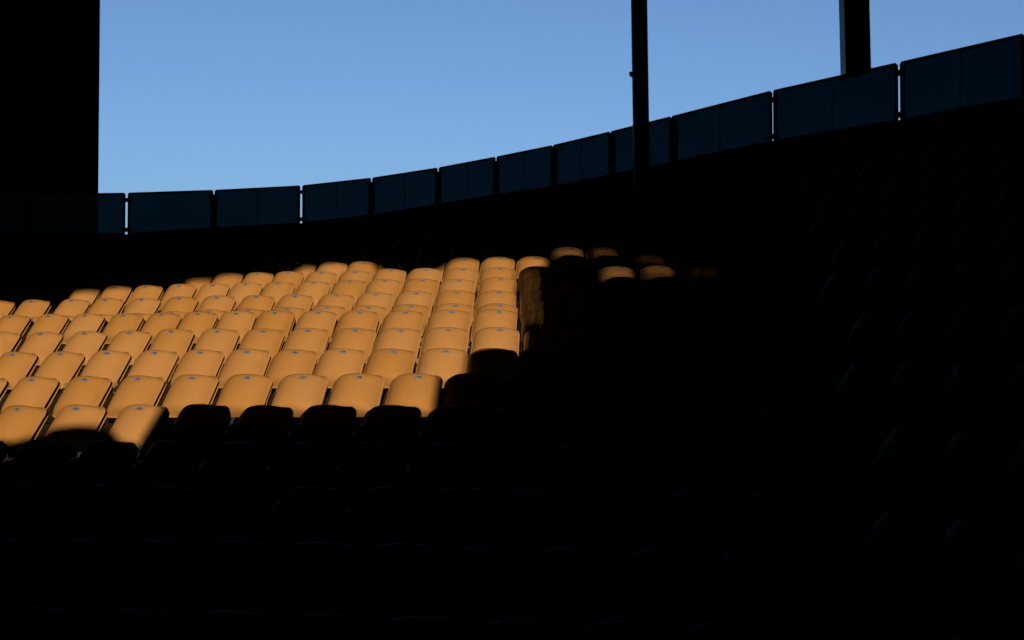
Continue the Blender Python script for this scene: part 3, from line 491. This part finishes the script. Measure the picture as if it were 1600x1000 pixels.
bm_ = MB()
A, D, N = Vector(BLOCK_A), Vector(BLOCK_D), Vector(BLOCK_N)
for j in range(0, 11):
    o1 = .62 + .8 * j - .30; o2 = o1 + .8; z = 2.5 - .43 * j - lab0.z + CAM_Z
    if j == 0: o1 = 0.05
    def start(o):
        p = A - N * o                       # where this line crosses the aisle  x = .2 y + .62
        return (0.2 * p.y + .62 - p.x) / (D.x - .2 * D.y)
    q = []
    for o in (o1, o2): s0 = start(o); q.append(A - N * o + D * s0); 
    for o in (o2, o1): q.append(A - N * o + D * 11)
    order = [q[0], q[1], q[2], q[3]]
    if z < .1: continue
    bm_.hexa([(p.x, p.y, -.02) for p in order] + [(p.x, p.y, z) for p in order])
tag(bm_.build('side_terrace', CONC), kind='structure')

g = MB(); g.add([(-1500, -1500, 0), (1500, -1500, 0), (1500, 1500, 0), (-1500, 1500, 0)], [(0, 1, 2, 3)])
tag(g.build('ground', GRASS), kind='structure')

# ---------------------------------------------------------------- rim: parapet and tinted screens
rim = [(Vector((x, y)), zb + CAM_Z, zt + CAM_Z) for x, y, zb, zt in RIM]
pm = MB()
for i in range(len(rim) - 1):
    (p, zb, _), (q, zb2, _) = rim[i], rim[i + 1]
    t = (q - p).normalized(); nn = Vector((-t.y, t.x))
    def loop(z1, z2, w0, w1): return [(p.x + nn.x * w0, p.y + nn.y * w0, z1), (q.x + nn.x * w0, q.y + nn.y * w0, z2), (q.x + nn.x * w1, q.y + nn.y * w1, z2), (p.x + nn.x * w1, p.y + nn.y * w1, z1)]
    pm.hexa(loop(0, 0, -.06, .2) + loop(zb - .004, zb2 - .004, -.06, .2))
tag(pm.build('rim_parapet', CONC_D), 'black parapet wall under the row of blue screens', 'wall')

SCREEN = ['greyish screen panel cut off by the left frame edge, in front of the black tower',
 'screen panel half in front of the black tower, half against the sky',
 'dark blue screen panel, first clear of the black tower to its right',
 'dark blue screen panel, second clear of the black tower to its right',
 'dark blue screen panel, third clear of the black tower to its right',
 'dark blue screen panel, fourth clear of the black tower to its right',
 'dark blue screen panel, fifth clear of the black tower to its right',
 'dark blue screen panel, third to the left of the slim round pole',
 'dark blue screen panel next but one... ', '', '', '', '', '']
SCREEN[8] = 'dark blue screen panel directly left of the panel crossed by the slim pole'
SCREEN[7] = 'dark blue screen panel, second to the left of the panel crossed by the slim pole'
SCREEN[9] = 'dark blue screen panel crossed by the slim round pole'
SCREEN[10] = 'wide dark blue screen panel directly right of the slim round pole'
SCREEN[11] = 'wide dark blue screen panel standing in front of the broad column'
SCREEN[12] = 'wide dark blue screen panel right of the broad column, highest in view'
GAPS = {1: .03, 2: .05, 3: .026, 4: .036, 5: .018, 6: .018, 7: .016, 8: .016, 9: .018, 10: .024, 11: .05, 12: .052, 13: .05}
POSTED = {1, 3, 5, 6, 7, 8, 9, 10}
for i in range(len(rim) - 1):
    (p, zb, zt), (q, zb2, zt2) = rim[i], rim[i + 1]
    g0, g1 = GAPS.get(i, .03) / 2, GAPS.get(i + 1, .03) / 2
    t = (q - p).normalized(); L = (q - p).length; nn = Vector((-t.y, t.x))
    root = empty('screen_panel', (p.x, p.y, zb))
    tag(root, SCREEN[i] or 'dark blue screen panel at the right frame edge', 'screen panel', 'tinted screen panels along the rim')
    def at(u, w, hgt):           # u along the panel (m), w towards the back, hgt 0..1 up the panel
        k = u / L; b = (zb2 - zb) * k; tp = zt + (zt2 - zt) * k - zb
        return (t.x * u + nn.x * w, t.y * u + nn.y * w, b + (tp - b) * hgt)
    def sheet(m, u0, u1, h0, h1, w0, w1, ch=0, mi=0):
        """flat sheet with chamfered top corners"""
        H = zt - zb; c = ch / H
        prof = [(u0, h0), (u1, h0), (u1, h1 - c), (u1 - ch * .6, h1 - c * .25), (u1 - ch, h1), (u0 + ch, h1), (u0 + ch * .6, h1 - c * .25), (u0, h1 - c)] if ch else [(u0, h0), (u1, h0), (u1, h1), (u0, h1)]
        f_ = [at(u, w0, h) for u, h in prof]; b_ = [at(u, w1, h) for u, h in prof]; k = len(prof)
        m.add(f_ + b_, [tuple(range(k)), tuple(range(2 * k - 1, k - 1, -1))] + [(a, a + k, (a + 1) % k + k, (a + 1) % k) for a in range(k)], mi)
    m = MB(); sheet(m, g0, L - g1, .0, 1, 0, .012, .03); m.build('tinted_sheet', TINT, root)
    # dark edging: side stiles, top and bottom rails behind the sheet
    m = MB()
    sheet(m, g0 + .004, g0 + .05, .02, .97, .014, .034); sheet(m, L - g1 - .05, L - g1 - .004, .02, .97, .014, .034)
    sheet(m, g0 + .052, L - g1 - .052, .955, .985, .014, .034); sheet(m, g0 + .052, L - g1 - .052, .0, .03, .014, .034)
    m.build('edge_frame', FRAME, root)
    m = MB(); sheet(m, L * .5 - .012, L * .5 + .012, .032, .953, .016, .032); m.build('mullion', SEAM, root)
    # clips that tie neighbouring panels across the gap, and bolt heads
    for h in (.83, .115):
        m = MB(); sheet(m, L - g1 - .05, L + g1 + .05, h - .05, h + .05, .036, .06); m.build('clip', FRAME, root)
    for u in (g0 + .06, L - g1 - .06):
        for h in (.16, .80):
            m = MB(); c = Vector(at(u, 0, h)); m.tube([c, c - Vector((nn.x, nn.y, 0)) * .016], .012, 8); m.build('bolt', FRAME, root)
    m = MB(); dv = Vector(at(L * .5, .2, 0))
    if (i + 1) in POSTED:
        sheet(m, L - .03, L + .03, -.05, .90, .062, .12); m.build('post', FRAME, root)

# ---------------------------------------------------------------- poles and tower
def tread_z(x, y):
    best = None
    for e, z in edges:
        ys = [b for (a, b) in sorted(e) ]; xs = [a for (a, b) in sorted(e)]
        for i in range(len(xs) - 1):
            if xs[i] <= x <= xs[i + 1]:
                yy = ys[i] + (ys[i + 1] - ys[i]) * (x - xs[i]) / (xs[i + 1] - xs[i] + 1e-9)
                if yy <= y: best = z
    return best or 0
ROOF_Z = 7.85 + CAM_Z
py_ = 20.2; px_ = (1005.0 - 800) / F * py_; pz = tread_z(px_, py_)
root = empty('round_pole', (px_, py_, pz)); tag(root, 'slim round dark pole rising from the seats past the rim screen', 'pole')
H = ROOF_Z - pz + .2; lean = -.0125
m = MB(); m.tube([(lean * H * k / 6, 0, .02 + (H - .02) * k / 6) for k in range(7)], .137, 28); m.build('shaft', POLE, root)
m = MB(); m.box(-.24, .24, -.24, .24, 0, .03)
for a in range(4):
    s, c = (-1, 1)[a & 1], (-1, 1)[a >> 1]; m.tube([(s * .19, c * .19, .03), (s * .19, c * .19, .075)], .02, 6)
m.build('base_plate', POLE, root)
bh = (552.3 - 113) / F * py_ + CAM_Z - pz
m = MB(); xl = lean * bh - .137; m.box(xl - .045, xl + .02, -.04, .04, bh - .03, bh + .03); m.box(xl - .02, xl + .01, -.055, .055, bh - .045, bh - .031)
m.build('junction_box', POLE, root, .004)
m = MB()
for zz in (H * .33, H * .72):
    m.tube([(lean * zz, 0, zz - .012), (lean * zz, 0, zz + .012)], .141, 28)
m.build('band', POLE, root)

py2 = 18.6; cx2 = (1344.5 - 800) / F * py2; zc = (552.3 - 115) / F * py2 + CAM_Z; root = empty('broad_column', (cx2, py2, zc)); tag(root, 'broad dark ribbed steel column coming down behind the rim screen', 'column')
H2 = ROOF_Z - zc + .2; w = 40.0 / F * py2 / 2; ln = -.016
def slab(m, x0, x1, y0, y1, mi=0):
    k0, k1 = .21 * x0, .21 * x1
    m.hexa([(x0, y0, k0), (x1, y0, k1), (x1, y1, k1), (x0, y1, k0), (x0 + ln * H2, y0, H2), (x1 + ln * H2, y0, H2), (x1 + ln * H2, y1, H2), (x0 + ln * H2, y1, H2)], mi)
sh = 0
m = MB(); slab(m, -w + .022, w, -.012, .05); m.build('flange', POLE, root, .004)
m = MB(); slab(m, -w, -w + .02, -.012, .29); m.build('side_plate', POLE_SKY, root, .004)
m = MB()
for q_ in (-.42, -.30, -.05): slab(m, w * q_ + sh, w * (q_ + .03) + sh, -.034, -.014)
m.build('rib', POLE, root)
m = MB(); slab(m, w * .1 + sh, w * .22 + sh, .052, .26); m.build('web', POLE, root)

ty = 27.0; tx1 = (151.5 - 800) / F * ty
root = empty('tower', (tx1, ty, 0), math.radians(20.5)); tag(root, 'tall black windowless tower rising behind the screens', 'tower')
m = MB(); m.box(-14, 0, 0, 7, 0, 12.0); m.build('wall', TOWER, root)
m = MB()
for k in range(1, 12): m.box(-1.2 * k - .03, -1.2 * k + .03, -.035, -.004, .2, 11.9)
m.build('cladding_rib', TOWER, root)
m = MB(); m.box(-14.0, 0, 0, 7.0, 12.004, 12.12); m.build('roof_cap', TOWER, root)

# ---------------------------------------------------------------- added, unseen structure that blocks light and shades the stand
# added mask wall behind the camera; its holes shape the sunlit patch on the seats
WY = -1.5; WX = 27
def curve_slab(name, outer, holes, thick, y, mat):
    cu = bpy.data.curves.new(name, 'CURVE'); cu.dimensions = '2D'; cu.fill_mode = 'BOTH'; cu.extrude = thick / 2
    for poly in [outer] + holes:
        sp = cu.splines.new('POLY'); sp.points.add(len(poly) - 1); sp.use_cyclic_u = True
        for k, (a, b) in enumerate(poly): sp.points[k].co = (a, b, 0, 1)
    o = bpy.data.objects.new(name + '_outline', cu); col.objects.link(o); bpy.context.view_layer.update()
    me = bpy.data.meshes.new_from_object(o.evaluated_get(bpy.context.evaluated_depsgraph_get()))
    bpy.data.objects.remove(o)
    me.transform(Matrix.Translation((0, y, 0)) @ Matrix.Rotation(math.pi / 2, 4, 'X'))
    me.materials.clear(); me.materials.append(mat)
    ob = bpy.data.objects.new(name, me); col.objects.link(ob); return ob
AZ, EL = math.radians(-7.0), math.radians(14.0)
to_sun = Vector((-math.sin(AZ) * math.cos(EL), -math.cos(AZ) * math.cos(EL), math.sin(EL)))
holes = [[(a, b + CAM_Z) for a, b in h] for h in PATCH_HOLES]
o = curve_slab('sun_mask_wall', [(-WX, 0), (WX, 0), (WX, ROOF_Z), (-WX, ROOF_Z)], holes, .06, WY - .03, BLOCKER)
tag(o, 'added light-blocking wall behind the camera, holes shaped for the sunlit patch', 'wall')
m = MB()                                    # added baffle towards the sun, keeps stray sky light off the seats
xs = [p[0] for h in holes for p in h]; zs = [p[1] for h in holes for p in h]
ring = [(min(xs) - .2, min(zs) - .2), (max(xs) + .2, min(zs) - .2), (max(xs) + .2, max(zs) + .2), (min(xs) - .2, max(zs) + .2)]
a_ = [Vector((x, WY - .065, z)) for x, z in ring]
cx_, cz_ = (min(xs) + max(xs)) / 2, (min(zs) + max(zs)) / 2
b_ = [v + to_sun * SHAFT + Vector((SHAFT_FLARE if v.x > cx_ else -SHAFT_FLARE, 0, SHAFT_FLARE if v.z > cz_ else -SHAFT_FLARE)) for v in a_]
m.add(a_ + b_, [(i, (i + 1) % 4, 4 + (i + 1) % 4, 4 + i) for i in range(4)])
m.build('sky_baffle', BLOCKER, o)
m = MB(); m.box(-WX - .3, WX + .3, WY - .5, 26, ROOF_Z + .003, ROOF_Z + .4)  # added roof with sloped extension, holds sky light back from the stand
rz = ROOF_Z + .003; k_ = .301
m.hexa([(-WX - .3, 26.003, rz), (WX + .3, 26.003, rz), (WX + .3, 48, rz + 22 * k_), (-WX - .3, 48, rz + 22 * k_),
        (-WX - .3, 26.003, rz + .39), (WX + .3, 26.003, rz + .39), (WX + .3, 48, rz + 22 * k_ + .39), (-WX - .3, 48, rz + 22 * k_ + .39)])
tag(m.build('blocker_roof', BLOCKER), 'added dark roof, out of view, blocking sky light above the seats', 'roof')
for side, pts in (('left', [(-13.2, WY + .003), (-13.2, 20), (-12.6, 26)]), ('right', [(7.9, WY + .003), (7.9, 13.0), (13.4, 26)])):  # added walls out of view that cut down sky light
    m = MB(); o_ = -.3 if side == 'left' else .3
    for (ax, ay), (bx, by) in zip(pts, pts[1:]):
        m.hexa([(ax, ay, 0), (bx, by, 0), (bx + o_, by, 0), (ax + o_, ay, 0), (ax, ay, ROOF_Z), (bx, by, ROOF_Z), (bx + o_, by, ROOF_Z), (ax + o_, ay, ROOF_Z)])
    tag(m.build('blocker_wall', BLOCKER), 'added dark wall blocking sky light on the %s side of the stand' % side, 'wall')

# ---------------------------------------------------------------- camera
cam = bpy.data.cameras.new('camera'); co = bpy.data.objects.new('camera', cam); col.objects.link(co)
cam.sensor_width = 36; cam.lens = 36 * F / 1600; cam.clip_end = 5000; cam.clip_start = .05
co.location = (0, 0, CAM_Z); co.rotation_euler = (math.pi / 2 + PIT, 0, 0); sc.camera = co

# ---------------------------------------------------------------- light
AZ, EL = math.radians(-7.0), math.radians(14.0)
to_sun = Vector((-math.sin(AZ) * math.cos(EL), -math.cos(AZ) * math.cos(EL), math.sin(EL)))
su = bpy.data.lights.new('sun', 'SUN'); su.energy = SUN_E; su.angle = math.radians(.45); su.color = SUN_C
so = bpy.data.objects.new('sun', su); col.objects.link(so); so.rotation_euler = to_sun.to_track_quat('Z', 'Y').to_euler()
so.location = to_sun * 60
w = bpy.data.worlds.new('World'); sc.world = w; w.use_nodes = True
nt = w.node_tree; bg = nt.nodes['Background']
sky = nt.nodes.new('ShaderNodeTexSky'); sky.sky_type = 'NISHITA'; sky.sun_disc = False
sky.sun_elevation = EL; sky.sun_rotation = math.atan2(to_sun.x, to_sun.y)
sky.air_density = SKY_AIR; sky.dust_density = SKY_DUST; sky.ozone_density = SKY_OZ; sky.altitude = 100
nt.links.new(sky.outputs[0], bg.inputs['Color']); bg.inputs['Strength'].default_value = SKY_S

sc.view_settings.view_transform = 'Standard'; sc.view_settings.look = 'None'; sc.view_settings.gamma = 1
sc.view_settings.exposure = EXPO
sc.render.engine = 'CYCLES'
sc.cycles.use_denoising = True
sc.cycles.max_bounces = 6; sc.cycles.diffuse_bounces = 0; sc.cycles.transparent_max_bounces = 12
